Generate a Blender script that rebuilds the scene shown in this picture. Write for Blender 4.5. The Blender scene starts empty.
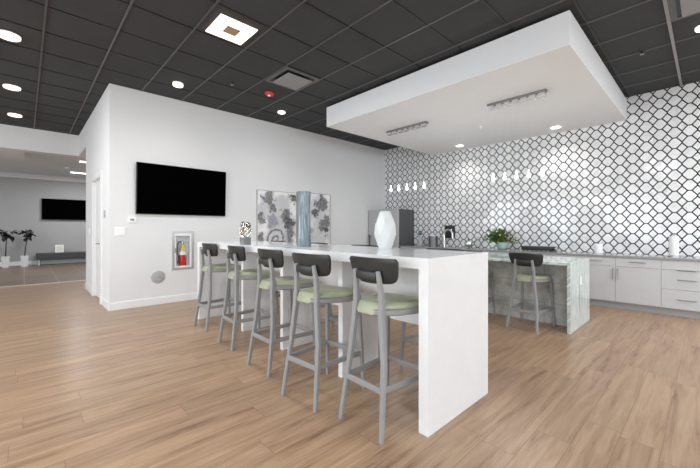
import bpy, bmesh, math, random
from mathutils import Vector, Matrix
random.seed(7)
S = bpy.context.scene
COL = S.collection
PI = math.pi

# ------------------------------------------------------------------ materials
def new_mat(name):
    m = bpy.data.materials.new(name); m.use_nodes = True
    nt = m.node_tree
    return m, nt, nt.nodes['Principled BSDF']

def mat(name, col, rough=0.5, metal=0.0, spec=0.5, emit=None, estr=0.0, coat=0.0, noise=0.0, nscale=8.0, bump=0.0, bscale=60.0, trans=0.0):
    m, nt, b = new_mat(name)
    b.inputs['Base Color'].default_value = (*col, 1)
    b.inputs['Roughness'].default_value = rough
    b.inputs['Metallic'].default_value = metal
    b.inputs['Specular IOR Level'].default_value = spec
    b.inputs['Coat Weight'].default_value = coat
    b.inputs['Transmission Weight'].default_value = trans
    if emit:
        b.inputs['Emission Color'].default_value = (*emit, 1)
        b.inputs['Emission Strength'].default_value = estr
    tc = nt.nodes.new('ShaderNodeTexCoord')
    if noise:
        n = nt.nodes.new('ShaderNodeTexNoise'); n.inputs['Scale'].default_value = nscale
        n.inputs['Detail'].default_value = 6
        nt.links.new(tc.outputs['Object'], n.inputs['Vector'])
        mx = nt.nodes.new('ShaderNodeMix'); mx.data_type = 'RGBA'
        mx.inputs[6].default_value = (*[max(0, c * (1 - noise)) for c in col], 1)
        mx.inputs[7].default_value = (*[min(1, c * (1 + noise)) for c in col], 1)
        nt.links.new(n.outputs['Fac'], mx.inputs[0])
        nt.links.new(mx.outputs[2], b.inputs['Base Color'])
    if bump:
        n = nt.nodes.new('ShaderNodeTexNoise'); n.inputs['Scale'].default_value = bscale
        nt.links.new(tc.outputs['Object'], n.inputs['Vector'])
        bp = nt.nodes.new('ShaderNodeBump'); bp.inputs['Strength'].default_value = bump
        bp.inputs['Distance'].default_value = 0.01
        nt.links.new(n.outputs['Fac'], bp.inputs['Height'])
        nt.links.new(bp.outputs['Normal'], b.inputs['Normal'])
    return m

class G:
    """little node-graph helper"""
    def __init__(s, nt): s.nt = nt
    def n(s, t, **kw):
        o = s.nt.nodes.new(t)
        for k, v in kw.items(): setattr(o, k, v)
        return o
    def set(s, sock, v):
        if hasattr(v, 'is_output'): s.nt.links.new(v, sock)
        else: sock.default_value = v
    def m(s, op, a, b=None, c=None):
        o = s.n('ShaderNodeMath', operation=op)
        s.set(o.inputs[0], a)
        if b is not None: s.set(o.inputs[1], b)
        if c is not None: s.set(o.inputs[2], c)
        return o.outputs[0]
    def mix(s, f, a, b, bt='MIX'):
        o = s.n('ShaderNodeMix', data_type='RGBA', blend_type=bt)
        s.set(o.inputs[0], f)
        s.set(o.inputs[6], a if hasattr(a, 'is_output') else (*a, 1))
        s.set(o.inputs[7], b if hasattr(b, 'is_output') else (*b, 1))
        return o.outputs[2]
    def ramp(s, f, stops):
        o = s.n('ShaderNodeValToRGB'); s.set(o.inputs[0], f)
        e = o.color_ramp.elements
        while len(e) < len(stops): e.new(0.5)
        for i, (p, c) in enumerate(stops):
            e[i].position = p; e[i].color = (*c, 1)
        return o.outputs[0]
    def noise(s, vec, scale, detail=4, rough=0.5, dist=0.0):
        o = s.n('ShaderNodeTexNoise'); s.set(o.inputs['Vector'], vec)
        o.inputs['Scale'].default_value = scale; o.inputs['Detail'].default_value = detail
        o.inputs['Roughness'].default_value = rough; o.inputs['Distortion'].default_value = dist
        return o
    def mapping(s, vec, scale=(1, 1, 1), loc=(0, 0, 0), rot=(0, 0, 0)):
        o = s.n('ShaderNodeMapping'); s.set(o.inputs[0], vec)
        o.inputs['Scale'].default_value = scale; o.inputs['Location'].default_value = loc; o.inputs['Rotation'].default_value = rot
        return o.outputs[0]
    def xyz(s, vec):
        o = s.n('ShaderNodeSeparateXYZ'); s.set(o.inputs[0], vec); return o.outputs
    def comb(s, x, y, z):
        o = s.n('ShaderNodeCombineXYZ')
        for i, v in enumerate((x, y, z)): s.set(o.inputs[i], v)
        return o.outputs[0]

def wood_floor():
    m, nt, b = new_mat('oak_planks'); g = G(nt)
    tc = g.n('ShaderNodeTexCoord').outputs['Object']
    x, y, z = g.xyz(tc)
    row = g.n('ShaderNodeTexWhiteNoise', noise_dimensions='1D'); g.set(row.inputs['W'], g.m('FLOOR', g.m('DIVIDE', x, 0.185)))
    v = g.comb(g.m('ADD', y, g.m('MULTIPLY', row.outputs['Value'], 1.35)), x, 0.0)
    br = g.n('ShaderNodeTexBrick'); g.set(br.inputs['Vector'], v)
    br.offset = 0.0
    br.inputs['Color1'].default_value = (0, 0, 0, 1); br.inputs['Color2'].default_value = (1, 1, 1, 1)
    br.inputs['Mortar'].default_value = (0.5, 0.5, 0.5, 1)
    br.inputs['Scale'].default_value = 1.0; br.inputs['Mortar Size'].default_value = 0.0018
    br.inputs['Mortar Smooth'].default_value = 0.2
    br.inputs['Brick Width'].default_value = 1.35; br.inputs['Row Height'].default_value = 0.185
    rnd = br.outputs['Color']
    rz = g.xyz(rnd)[0]
    # grain shifted per plank
    gv = g.comb(g.m('MULTIPLY', y, 0.8), g.m('ADD', g.m('MULTIPLY', x, 11.0), g.m('MULTIPLY', rz, 37.0)), 0.0)
    n1 = g.noise(gv, 1.6, 6, 0.6, 0.6).outputs['Fac']
    n2 = g.noise(g.mapping(tc, (38, 2.0, 1)), 3.0, 3, 0.55).outputs['Fac']
    f = g.m('ADD', g.m('MULTIPLY', n1, 0.75), g.m('MULTIPLY', n2, 0.25))
    c = g.ramp(f, [(0.33, (0.185, 0.102, 0.056)), (0.43, (0.335, 0.206, 0.122)), (0.56, (0.425, 0.278, 0.174)), (0.72, (0.485, 0.330, 0.217))])
    tint = g.ramp(rz, [(0.0, (0.90, 0.89, 0.88)), (0.5, (0.97, 0.97, 0.97)), (1.0, (1.05, 1.04, 1.03))])
    c = g.mix(1.0, c, tint, 'MULTIPLY')
    c = g.mix(g.m('MULTIPLY', br.outputs['Fac'], 0.6), c, (0.10, 0.055, 0.03))
    g.set(b.inputs['Base Color'], c)
    g.set(b.inputs['Roughness'], g.m('ADD', 0.24, g.m('MULTIPLY', n2, 0.14)))
    b.inputs['Specular IOR Level'].default_value = 0.5
    bp = g.n('ShaderNodeBump'); bp.inputs['Strength'].default_value = 0.12; bp.inputs['Distance'].default_value = 0.004
    g.set(bp.inputs['Height'], g.m('SUBTRACT', n2, g.m('MULTIPLY', br.outputs['Fac'], 2.0)))
    g.set(b.inputs['Normal'], bp.outputs['Normal'])
    return m

def hall_tile():
    m, nt, b = new_mat('brown_stone_tile'); g = G(nt)
    tc = g.n('ShaderNodeTexCoord').outputs['Object']
    br = g.n('ShaderNodeTexBrick'); g.set(br.inputs['Vector'], tc)
    br.offset = 0.0
    br.inputs['Color1'].default_value = (0.13, 0.095, 0.07, 1); br.inputs['Color2'].default_value = (0.175, 0.13, 0.098, 1)
    br.inputs['Mortar'].default_value = (0.34, 0.29, 0.24, 1)
    br.inputs['Scale'].default_value = 1.0; br.inputs['Mortar Size'].default_value = 0.008
    br.inputs['Brick Width'].default_value = 0.9; br.inputs['Row Height'].default_value = 0.6
    n = g.noise(tc, 5, 5).outputs['Fac']
    g.set(b.inputs['Base Color'], g.mix(g.m('MULTIPLY', n, 0.5), br.outputs['Color'], (0.2, 0.15, 0.11)))
    b.inputs['Roughness'].default_value = 0.4
    return m

def lattice_tile():
    """octagon and small diamond marble mosaic with dark joints, 16.65 cm repeat"""
    m, nt, b = new_mat('marble_mosaic'); g = G(nt)
    tc = g.n('ShaderNodeTexCoord').outputs['Object']
    x, y, z = g.xyz(tc)
    P = 0.1668
    u = g.m('DIVIDE', g.m('SUBTRACT', x, -0.541), 0.1689)
    v = g.m('DIVIDE', g.m('SUBTRACT', z, 3.258), P)
    iu = g.m('ROUND', u); iv = g.m('ROUND', v)
    a = g.m('ABSOLUTE', g.m('SUBTRACT', u, iu)); c = g.m('ABSOLUTE', g.m('SUBTRACT', v, iv))
    # long octagons: flat joints above and below are longer than those at the sides
    q = g.m('ADD', g.m('MULTIPLY', a, 1.25), c)
    e = 0.675
    dd = g.m('MULTIPLY', g.m('ABSOLUTE', g.m('SUBTRACT', q, e)), 0.625)
    de = g.m('MINIMUM', g.m('SUBTRACT', 0.5, a), g.m('SUBTRACT', 0.5, c))
    inside = g.m('LESS_THAN', q, e)
    de2 = g.m('ADD', de, g.m('MULTIPLY', g.m('SUBTRACT', 1.0, inside), 1.0))
    d = g.m('MINIMUM', dd, de2)
    # joint width varies a little over the wall
    jn = g.noise(tc, 1.3, 2).outputs['Fac']
    w = 0.050
    line = g.m('LESS_THAN', d, w)
    cell = g.comb(g.m('ADD', iu, g.m('MULTIPLY', g.m('FLOOR', u), g.m('SUBTRACT', 1.0, inside))), g.m('ADD', iv, g.m('MULTIPLY', inside, 77.0)), 0.0)
    wn = g.n('ShaderNodeTexWhiteNoise', noise_dimensions='3D'); g.set(wn.inputs['Vector'], cell)
    rnd = wn.outputs['Value']
    vein = g.noise(g.comb(x, g.m('MULTIPLY', rnd, 40.0), z), 7, 6, 0.62, 1.2).outputs['Fac']
    vm = g.ramp(vein, [(0.28, (0.68, 0.68, 0.68)), (0.46, (0.82, 0.82, 0.82)), (0.7, (0.87, 0.87, 0.87))])
    sh = g.ramp(rnd, [(0, (0.90, 0.90, 0.91)), (1, (1.0, 1.0, 1.0))])
    tile = g.mix(1.0, vm, sh, 'MULTIPLY')
    g.set(b.inputs['Base Color'], g.mix(line, tile, (0.018, 0.018, 0.018)))
    g.set(b.inputs['Roughness'], g.m('ADD', 0.09, g.m('MULTIPLY', line, 0.5)))
    g.set(b.inputs['Specular IOR Level'], g.m('SUBTRACT', 0.5, g.m('MULTIPLY', line, 0.42)))
    # every tile is set at its own slight tilt
    wn2 = g.n('ShaderNodeTexWhiteNoise', noise_dimensions='3D'); g.set(wn2.inputs['Vector'], cell)
    rx, ry, rz = g.xyz(wn2.outputs['Color'])
    nrm = g.n('ShaderNodeNewGeometry').outputs['Normal']
    off = g.comb(g.m('MULTIPLY', g.m('SUBTRACT', rx, 0.5), 0.028), 0.0, g.m('MULTIPLY', g.m('SUBTRACT', rz, 0.5), 0.028))
    va = g.n('ShaderNodeVectorMath', operation='ADD'); g.set(va.inputs[0], nrm); g.set(va.inputs[1], off)
    vn = g.n('ShaderNodeVectorMath', operation='NORMALIZE'); g.set(vn.inputs[0], va.outputs[0])
    g.set(b.inputs['Normal'], vn.outputs[0])
    return m

def marble_island():
    m, nt, b = new_mat('pale_green_marble'); g = G(nt)
    tc = g.n('ShaderNodeTexCoord').outputs['Object']
    # long veins that run along the top and fall down the waterfall end
    x, y, z = g.xyz(tc)
    v = g.comb(g.m('MULTIPLY', g.m('SUBTRACT', z, x), 0.55), g.m('MULTIPLY', y, 5.0), 0.0)
    n1 = g.noise(v, 2.0, 7, 0.62, 0.9).outputs['Fac']
    n2 = g.noise(g.mapping(v, (1, 2.2, 1), (3, 5, 0)), 3.2, 6, 0.7, 1.6).outputs['Fac']
    c = g.ramp(n1, [(0.34, (0.40, 0.46, 0.44)), (0.43, (0.66, 0.75, 0.72)), (0.50, (0.80, 0.86, 0.83)), (0.57, (0.56, 0.70, 0.66)), (0.68, (0.84, 0.88, 0.86))])
    k = g.ramp(n2, [(0.455, (0, 0, 0)), (0.49, (1, 1, 1)), (0.51, (1, 1, 1)), (0.545, (0, 0, 0))])
    c = g.mix(g.m('MULTIPLY', k, 0.55), c, (0.27, 0.26, 0.25))
    g.set(b.inputs['Base Color'], c)
    b.inputs['Roughness'].default_value = 0.07
    return m

def concrete_panel():
    m, nt, b = new_mat('grey_concrete_panel'); g = G(nt)
    tc = g.n('ShaderNodeTexCoord').outputs['Object']
    x, y, z = g.xyz(tc)
    n = g.noise(tc, 6, 8, 0.65, 0.4).outputs['Fac']
    c = g.ramp(n, [(0.3, (0.30, 0.30, 0.275)), (0.5, (0.50, 0.50, 0.47)), (0.7, (0.66, 0.66, 0.63))])
    br = g.n('ShaderNodeTexBrick'); g.set(br.inputs['Vector'], g.comb(x, z, 0.0))
    br.inputs['Scale'].default_value = 1.0; br.inputs['Mortar Size'].default_value = 0.004
    br.inputs['Brick Width'].default_value = 0.8; br.inputs['Row Height'].default_value = 0.27
    g.set(b.inputs['Base Color'], g.mix(g.m('MULTIPLY', br.outputs['Fac'], 0.5), c, (0.14, 0.14, 0.13)))
    b.inputs['Roughness'].default_value = 0.45
    return m

def quartz():
    m, nt, b = new_mat('white_quartz'); g = G(nt)
    tc = g.n('ShaderNodeTexCoord').outputs['Object']
    n = g.noise(tc, 3.0, 6, 0.6, 1.5).outputs['Fac']
    g.set(b.inputs['Base Color'], g.ramp(n, [(0.35, (0.79, 0.79, 0.79)), (0.6, (0.81, 0.81, 0.81))]))
    b.inputs['Roughness'].default_value = 0.09
    return m

def painting(name, blobs, seed, spiral=None):
    """loose grey and violet flower wash on white paper; object space: y across, z up, both from the centre"""
    m, nt, b = new_mat(name); g = G(nt)
    tc = g.n('ShaderNodeTexCoord').outputs['Object']
    x, y, z = g.xyz(tc)
    off = g.mapping(tc, (1, 1, 1), (seed, seed * 1.7, 0))
    nv = g.noise(off, 6, 8, 0.68).outputs['Color']
    nx, ny, nz = g.xyz(nv)
    yy = g.m('ADD', y, g.m('MULTIPLY', g.m('SUBTRACT', nx, 0.5), 0.55))
    zz = g.m('ADD', z, g.m('MULTIPLY', g.m('SUBTRACT', ny, 0.5), 0.55))
    c = (0.90, 0.895, 0.885)
    wash = g.noise(off, 3.0, 5, 0.6).outputs['Fac']
    c = g.mix(g.ramp(wash, [(0.50, (0, 0, 0)), (0.68, (0.6, 0.6, 0.6))]), c, (0.52, 0.53, 0.55))
    tex = g.noise(off, 22, 5, 0.7).outputs['Fac']
    for (by, bz, r, col) in blobs:
        dy = g.m('SUBTRACT', yy, by); dz = g.m('SUBTRACT', zz, bz)
        d = g.m('SQRT', g.m('ADD', g.m('MULTIPLY', dy, dy), g.m('MULTIPLY', dz, dz)))
        f = g.ramp(g.m('DIVIDE', d, r), [(0.70, (1, 1, 1)), (1.05, (0, 0, 0))])
        f = g.m('MULTIPLY', f, g.m('ADD', 0.25, g.m('MULTIPLY', tex, 1.2)))
        f = g.m('MINIMUM', f, 1.0)
        c = g.mix(f, c, col)
    if spiral:
        sy, sz, r = spiral
        dy = g.m('SUBTRACT', y, sy); dz = g.m('SUBTRACT', z, sz)
        d = g.m('SQRT', g.m('ADD', g.m('MULTIPLY', dy, dy), g.m('MULTIPLY', dz, dz)))
        ang = g.m('ARCTAN2', dz, dy)
        w = g.m('SINE', g.m('ADD', g.m('ADD', g.m('ADD', g.m('MULTIPLY', d, 50.0), g.m('MULTIPLY', nx, 7.0)), g.m('MULTIPLY', ang, -1.0)), g.m('MULTIPLY', tex, 5.0)))
        f = g.m('MULTIPLY', g.ramp(w, [(0.1, (0, 0, 0)), (0.9, (1, 1, 1))]), g.ramp(g.m('DIVIDE', d, r), [(0.75, (1, 1, 1)), (1.0, (0, 0, 0))]))
        c = g.mix(g.m('MULTIPLY', g.ramp(g.m('DIVIDE', d, r), [(0.8, (1, 1, 1)), (1.0, (0, 0, 0))]), 0.8), c, (0.66, 0.65, 0.66))
        c = g.mix(g.m('MULTIPLY', f, 0.85), c, (0.12, 0.115, 0.14))
    if hasattr(c, 'is_output'): g.set(b.inputs['Base Color'], c)
    b.inputs['Roughness'].default_value = 0.5
    return m

def fluted_glaze():
    m, nt, b = new_mat('blue_grey_glaze'); g = G(nt)
    tc = g.n('ShaderNodeTexCoord').outputs['Object']
    n = g.noise(g.mapping(tc, (30, 30, 2.2)), 2.0, 5, 0.6, 0.4).outputs['Fac']
    g.set(b.inputs['Base Color'], g.ramp(n, [(0.34, (0.07, 0.095, 0.11)), (0.5, (0.19, 0.245, 0.275)), (0.68, (0.37, 0.43, 0.46))]))
    b.inputs['Roughness'].default_value = 0.3
    return m

def glass(name, col=(1, 1, 1), ior=1.45, fac=0.1):
    """thin clear pane: mostly see-through, a little mirror"""
    m = bpy.data.materials.new(name); m.use_nodes = True; nt = m.node_tree
    nt.nodes.remove(nt.nodes['Principled BSDF'])
    g = G(nt)
    t = g.n('ShaderNodeBsdfTransparent'); t.inputs[0].default_value = (*col, 1)
    gl = g.n('ShaderNodeBsdfGlossy'); gl.inputs['Roughness'].default_value = 0.03
    mx = g.n('ShaderNodeMixShader'); mx.inputs[0].default_value = fac
    nt.links.new(t.outputs[0], mx.inputs[1]); nt.links.new(gl.outputs[0], mx.inputs[2])
    nt.links.new(mx.outputs[0], nt.nodes['Material Output'].inputs[0])
    return m

M = {}
M['paint'] = mat('white_paint', (0.80, 0.80, 0.80), 0.6, noise=0.012, nscale=3)
M['soffit'] = mat('soffit_paint', (0.84, 0.85, 0.86), 0.6)
M['trim'] = mat('trim_white', (0.86, 0.86, 0.86), 0.35)
M['doorpaint'] = mat('door_white', (0.82, 0.82, 0.82), 0.35)
M['hallpaint'] = mat('hall_grey_paint', (0.36, 0.36, 0.36), 0.6)
M['hallceil'] = mat('hall_ceiling_paint', (0.76, 0.78, 0.80), 0.7)
M['ctile'] = mat('charcoal_ceiling_tile', (0.064, 0.067, 0.070), 0.85, spec=0.2, noise=0.12, nscale=2.0, bump=0.15, bscale=150)
M['tbar'] = mat('black_grid_bar_lit', (0.085, 0.085, 0.086), 0.38, metal=0.0, spec=0.7)  # runners of the black grid: their sheen is put into a paler colour
M['tee'] = mat('black_cross_tee_shaded', (0.014, 0.014, 0.014), 0.45, spec=0.5)  # tees of the same black grid, shadow put into a darker colour
M['lightbar'] = mat('grey_joint_bar', (0.30, 0.30, 0.30), 0.4)
M['floor'] = wood_floor()
M['halltile'] = hall_tile()
M['lattice'] = lattice_tile()
M['marble'] = marble_island()
M['concrete'] = concrete_panel()
M['quartz'] = quartz()
M['stoolgrey'] = mat('grey_painted_wood', (0.285, 0.285, 0.282), 0.42, noise=0.06, nscale=14)
M['stoolback'] = mat('charcoal_backrest', (0.026, 0.028, 0.027), 0.38, spec=0.5)
M['pad'] = mat('sage_green_vinyl', (0.37, 0.395, 0.265), 0.35, noise=0.06, nscale=6)
M['cab'] = mat('light_grey_laminate', (0.56, 0.56, 0.565), 0.42)
M['toe'] = mat('grey_toe_kick', (0.36, 0.36, 0.36), 0.5)
M['worktop'] = mat('grey_granite', (0.30, 0.30, 0.30), 0.12, noise=0.35, nscale=60)
M['steel'] = mat('brushed_steel', (0.42, 0.42, 0.43), 0.32, metal=1.0, noise=0.05, nscale=3)
M['handle'] = mat('satin_nickel', (0.42, 0.42, 0.42), 0.3, metal=1.0)
M['fridgefront'] = mat('stainless_door', (0.44, 0.44, 0.445), 0.35, metal=0.0, noise=0.04, nscale=2)
M['fridgeside'] = mat('dark_grey_side', (0.085, 0.085, 0.088), 0.4)
M['black'] = mat('black_plastic', (0.012, 0.012, 0.012), 0.4)
M['screen'] = mat('tv_screen', (0.001, 0.001, 0.001), 0.6, spec=0.0)
M['chrome'] = mat('chrome', (0.80, 0.80, 0.80), 0.22, metal=1.0)
M['white'] = mat('white_plastic', (0.92, 0.92, 0.92), 0.35)
M['whiteceramic'] = mat('white_ceramic', (0.66, 0.66, 0.65), 0.28, noise=0.03, nscale=6)
M['paper'] = mat('paper_towel', (0.87, 0.87, 0.86), 0.85)
M['greyplate'] = mat('grey_metal_plate', (0.42, 0.42, 0.42), 0.5, metal=0.0)
M['alum'] = mat('aluminium_frame', (0.52, 0.52, 0.52), 0.35, metal=0.6)
M['red'] = mat('extinguisher_red', (0.62, 0.018, 0.02), 0.25)
M['redstrobe'] = mat('strobe_red', (0.65, 0.03, 0.025), 0.4)
M['yellow'] = mat('yellow_tag', (0.75, 0.62, 0.08), 0.5)
M['blackrubber'] = mat('black_rubber', (0.02, 0.02, 0.02), 0.5)
M['gold'] = mat('antique_gold', (0.50, 0.38, 0.24), 0.22, metal=1.0)
M['silver'] = mat('polished_silver', (0.72, 0.71, 0.69), 0.14, metal=1.0)
M['stone'] = mat('grey_stone', (0.20, 0.20, 0.195), 0.4, noise=0.3, nscale=14)
M['blue'] = fluted_glaze()
M['frame'] = mat('champagne_frame', (0.50, 0.47, 0.42), 0.35, metal=0.4)
M['vent'] = mat('vent_grey', (0.30, 0.30, 0.30), 0.5)
M['ventframe'] = mat('vent_frame_grey', (0.12, 0.12, 0.12), 0.5)
M['lampwarm'] = mat('warm_lamp_lens', (0.9, 0.9, 0.9), 0.4, emit=(1.0, 0.83, 0.60), estr=1.55)
M['lampwhite'] = mat('white_lamp_lens', (0.9, 0.9, 0.9), 0.4, emit=(1.0, 0.97, 0.92), estr=2.5)
M['lamprim'] = mat('lamp_rim_white', (0.75, 0.72, 0.68), 0.4)
M['panelrim'] = mat('panel_rim_tan', (0.42, 0.30, 0.18), 0.5)
M['hall_light'] = mat('hall_tube_lens', (0.9, 0.9, 0.9), 0.4, emit=(1, 1, 1), estr=4.0)
M['bulb'] = mat('pendant_bulb', (0.95, 0.95, 0.95), 0.3, emit=(1, 0.98, 0.95), estr=22.0)
M['crystal'] = mat('clear_crystal', (0.95, 0.95, 0.95), 0.02, trans=1.0)
M['wire'] = mat('clear_wire', (0.8, 0.8, 0.8), 0.2)
M['canopy'] = mat('satin_canopy', (0.22, 0.22, 0.22), 0.45, metal=0.3)
M['pane'] = glass('clear_pane', fac=0.03)
M['leafdark'] = mat('dark_leaf', (0.013, 0.018, 0.012), 0.5)
M['trunk'] = mat('dark_trunk', (0.035, 0.03, 0.026), 0.7)
M['potwhite'] = mat('white_pot', (0.66, 0.66, 0.66), 0.4)
M['soil'] = mat('dark_soil', (0.03, 0.022, 0.016), 0.9)
M['bench'] = mat('dark_bench', (0.045, 0.045, 0.048), 0.5)
M['benchleg'] = mat('bench_metal', (0.45, 0.45, 0.45), 0.35, metal=0.6)
M['leaf'] = mat('green_leaf', (0.10, 0.20, 0.035), 0.45, noise=0.5, nscale=18)
M['leafred'] = mat('bronze_leaf', (0.10, 0.045, 0.035), 0.45, noise=0.4, nscale=18)
M['flower'] = mat('cream_blossom', (0.72, 0.66, 0.42), 0.6, noise=0.2, nscale=30)
M['bowl'] = mat('celadon_bowl', (0.47, 0.60, 0.55), 0.25)
M['bottleblue'] = mat('smoky_blue_glass', (0.10, 0.15, 0.18), 0.15)
M['rubberdark'] = mat('dark_canister', (0.14, 0.14, 0.14), 0.3, metal=0.6)
M['threshold'] = mat('pale_threshold', (0.62, 0.58, 0.52), 0.4)
M['card'] = mat('cream_print', (0.70, 0.68, 0.62), 0.6, noise=0.15, nscale=30)
M['window'] = mat('window_frame_black', (0.03, 0.03, 0.03), 0.4)

# ------------------------------------------------------------------ mesh helpers
def box(bm, x0, x1, y0, y1, z0, z1, bev=0.0, seg=2, mx=None):
    t = bmesh.new()
    bmesh.ops.create_cube(t, size=1.0)
    for v in t.verts:
        v.co = Vector(((x0 + x1) / 2 + v.co.x * (x1 - x0), (y0 + y1) / 2 + v.co.y * (y1 - y0), (z0 + z1) / 2 + v.co.z * (z1 - z0)))
    if bev: bmesh.ops.bevel(t, geom=t.edges[:], offset=bev, segments=seg, affect='EDGES', profile=0.5)
    if mx is not None: bmesh.ops.transform(t, matrix=mx, verts=t.verts)
    merge(bm, t)

def merge(bm, t):
    me = bpy.data.meshes.new('tmp'); t.to_mesh(me); t.free()
    bm.from_mesh(me); bpy.data.meshes.remove(me)

def rings(bm, rs, cap=True, closed=True):
    """skin a list of equal-length rings of points"""
    vr = [[bm.verts.new(p) for p in r] for r in rs]
    n = len(vr[0])
    for a, b in zip(vr, vr[1:]):
        for i in range(n if closed else n - 1):
            j = (i + 1) % n
            bm.faces.new((a[i], a[j], b[j], b[i]))
    if cap:
        bm.faces.new(list(reversed(vr[0]))); bm.faces.new(vr[-1])

def tube(bm, pts, r, n=10, cap=True):
    pts = [Vector(p) for p in pts]
    rs = r if isinstance(r, (list, tuple)) else [r] * len(pts)
    out = []; up = None
    for i, p in enumerate(pts):
        d = (pts[min(i + 1, len(pts) - 1)] - pts[max(i - 1, 0)]).normalized()
        if up is None:
            up = Vector((0, 0, 1)) if abs(d.z) < 0.9 else Vector((1, 0, 0))
        s = d.cross(up).normalized(); up = s.cross(d).normalized()
        out.append([p + (s * math.cos(2 * PI * k / n) + up * math.sin(2 * PI * k / n)) * rs[i] for k in range(n)])
    t = bmesh.new(); rings(t, out, cap); bmesh.ops.recalc_face_normals(t, faces=t.faces); merge(bm, t)

def bar(bm, pts, w, d, ax=(1, 0, 0), bev=0.004):
    """square-section stick along a polyline; w across ax, d across the other way"""
    pts = [Vector(p) for p in pts]; a = Vector(ax)
    out = []
    ws = w if isinstance(w, (list, tuple)) else [w] * len(pts)
    ds = d if isinstance(d, (list, tuple)) else [d] * len(pts)
    for i, p in enumerate(pts):
        t = (pts[min(i + 1, len(pts) - 1)] - pts[max(i - 1, 0)]).normalized()
        s = (a - t * a.dot(t)).normalized(); u = t.cross(s).normalized()
        hw, hd = ws[i] / 2, ds[i] / 2; b = bev
        out.append([p + s * x + u * y for x, y in ((hw - b, -hd), (hw, -hd + b), (hw, hd - b), (hw - b, hd), (-hw + b, hd), (-hw, hd - b), (-hw, -hd + b), (-hw + b, -hd))])
    t = bmesh.new(); rings(t, out); bmesh.ops.recalc_face_normals(t, faces=t.faces); merge(bm, t)

def lathe(bm, prof, c=(0, 0, 0), n=32, flute=0.0, nf=0, axis='z', caps=True):
    out = []
    for r, h in prof:
        ring = []
        for k in range(n):
            a = 2 * PI * k / n
            rr = r * (1 + (flute * math.cos(nf * a) if nf else 0))
            p = (rr * math.cos(a), rr * math.sin(a), h)
            if axis == 'x': p = (h, p[0], p[1])
            if axis == 'y': p = (p[0], h, p[1])
            ring.append(Vector(p) + Vector(c))
        out.append(ring)
    t = bmesh.new(); rings(t, out, caps); bmesh.ops.recalc_face_normals(t, faces=t.faces); merge(bm, t)

def ball(bm, c, r, seg=16, sc=(1, 1, 1)):
    t = bmesh.new(); bmesh.ops.create_uvsphere(t, u_segments=seg, v_segments=max(6, seg // 2), radius=r)
    for v in t.verts: v.co = Vector((v.co.x * sc[0] + c[0], v.co.y * sc[1] + c[1], v.co.z * sc[2] + c[2]))
    merge(bm, t)

def obj(name, bm, material, parent=None, smooth=False, loc=None):
    me = bpy.data.meshes.new(name); bm.to_mesh(me); bm.free()
    me.materials.append(material)
    o = bpy.data.objects.new(name, me); COL.objects.link(o)
    if parent is not None: o.parent = parent
    if loc: o.location = loc
    if smooth:
        for p in me.polygons: p.use_smooth = True
        if smooth is not True:
            md = None
        try:
            me.set_sharp_from_angle(angle=math.radians(40))
        except Exception: pass
    return o

def tag(o, label, cat, group=None):
    o['label'] = label; o['category'] = cat
    if group: o['group'] = group
    return o

def thing(name, label, cat, loc=(0, 0, 0), rz=0.0, group=None):
    o = bpy.data.objects.new(name, None); COL.objects.link(o)
    o.empty_display_size = 0.1
    o.location = loc; o.rotation_euler = (0, 0, rz)
    return tag(o, label, cat, group)

def struct(name, bm, m, parent=None, smooth=False):
    o = obj(name, bm, m, parent, smooth); 
    if parent is None: o['kind'] = 'structure'
    return o

def bxo(name, m, parent, *a, bev=0.0, smooth=False):
    bm = bmesh.new(); box(bm, *a, bev=bev); return obj(name, bm, m, parent, smooth)

def dup(root, loc, rz, label, group=None):
    r = root.copy(); COL.objects.link(r); r.location = loc; r.rotation_euler = (0, 0, rz); r['label'] = label
    if group: r['group'] = group
    for ch in list(root.children):
        c = ch.copy(); COL.objects.link(c); c.parent = r
        for gch in list(ch.children):
            d = gch.copy(); COL.objects.link(d); d.parent = c
    return r

# ------------------------------------------------------------------ setting
XW, YC, YT, CZ = -6.306, 0.939, 7.367, 3.473      # TV wall plane, its near corner, tiled wall plane, ceiling
XB, XF = -10.348, -16.25                            # beam at the hall opening, far hall wall
XR, YB = 7.5, -5.4                                  # right and rear walls of the room

bm = bmesh.new(); box(bm, -10.47, XR, YB, YT, -0.1, 0.0); struct('floor', bm, M['floor'])
bm = bmesh.new(); box(bm, XF, -10.47, YB, 4.2, -0.1, 0.0); o = struct('floor_hall', bm, M['halltile'])
bm = bmesh.new(); box(bm, -10.52, -10.44, YB, YC + 0.4, 0.0, 0.006); struct('trim_1', bm, M['threshold'])
bm = bmesh.new(); box(bm, -10.6, XR, YB, YT + 0.2, CZ + 0.004, CZ + 0.1); struct('ceiling', bm, M['ctile'])
# grid of T bars, 61 x 60.5 cm
GX = [-0.296 + 0.61 * k for k in range(-17, 13)]
GY = [0.763 + 0.605 * k for k in range(-10, 11)]
bm = bmesh.new()
for y in GY: box(bm, XB, XR, y - 0.009, y + 0.009, CZ - 0.006, CZ + 0.006)
struct('ceiling_runner', bm, M['tbar'])
bm = bmesh.new()
for x in GX:
    if XB < x < XR and abs(x + 0.296) > 0.1: box(bm, x - 0.009, x + 0.009, YB, YT, CZ - 0.005, CZ + 0.006)
struct('ceiling_tee', bm, M['tee'])
bm = bmesh.new(); box(bm, -0.296 - 0.014, -0.296 + 0.014, 3.2, YT, CZ - 0.012, CZ + 0.006); struct('trim_2', bm, M['lightbar'])

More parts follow.
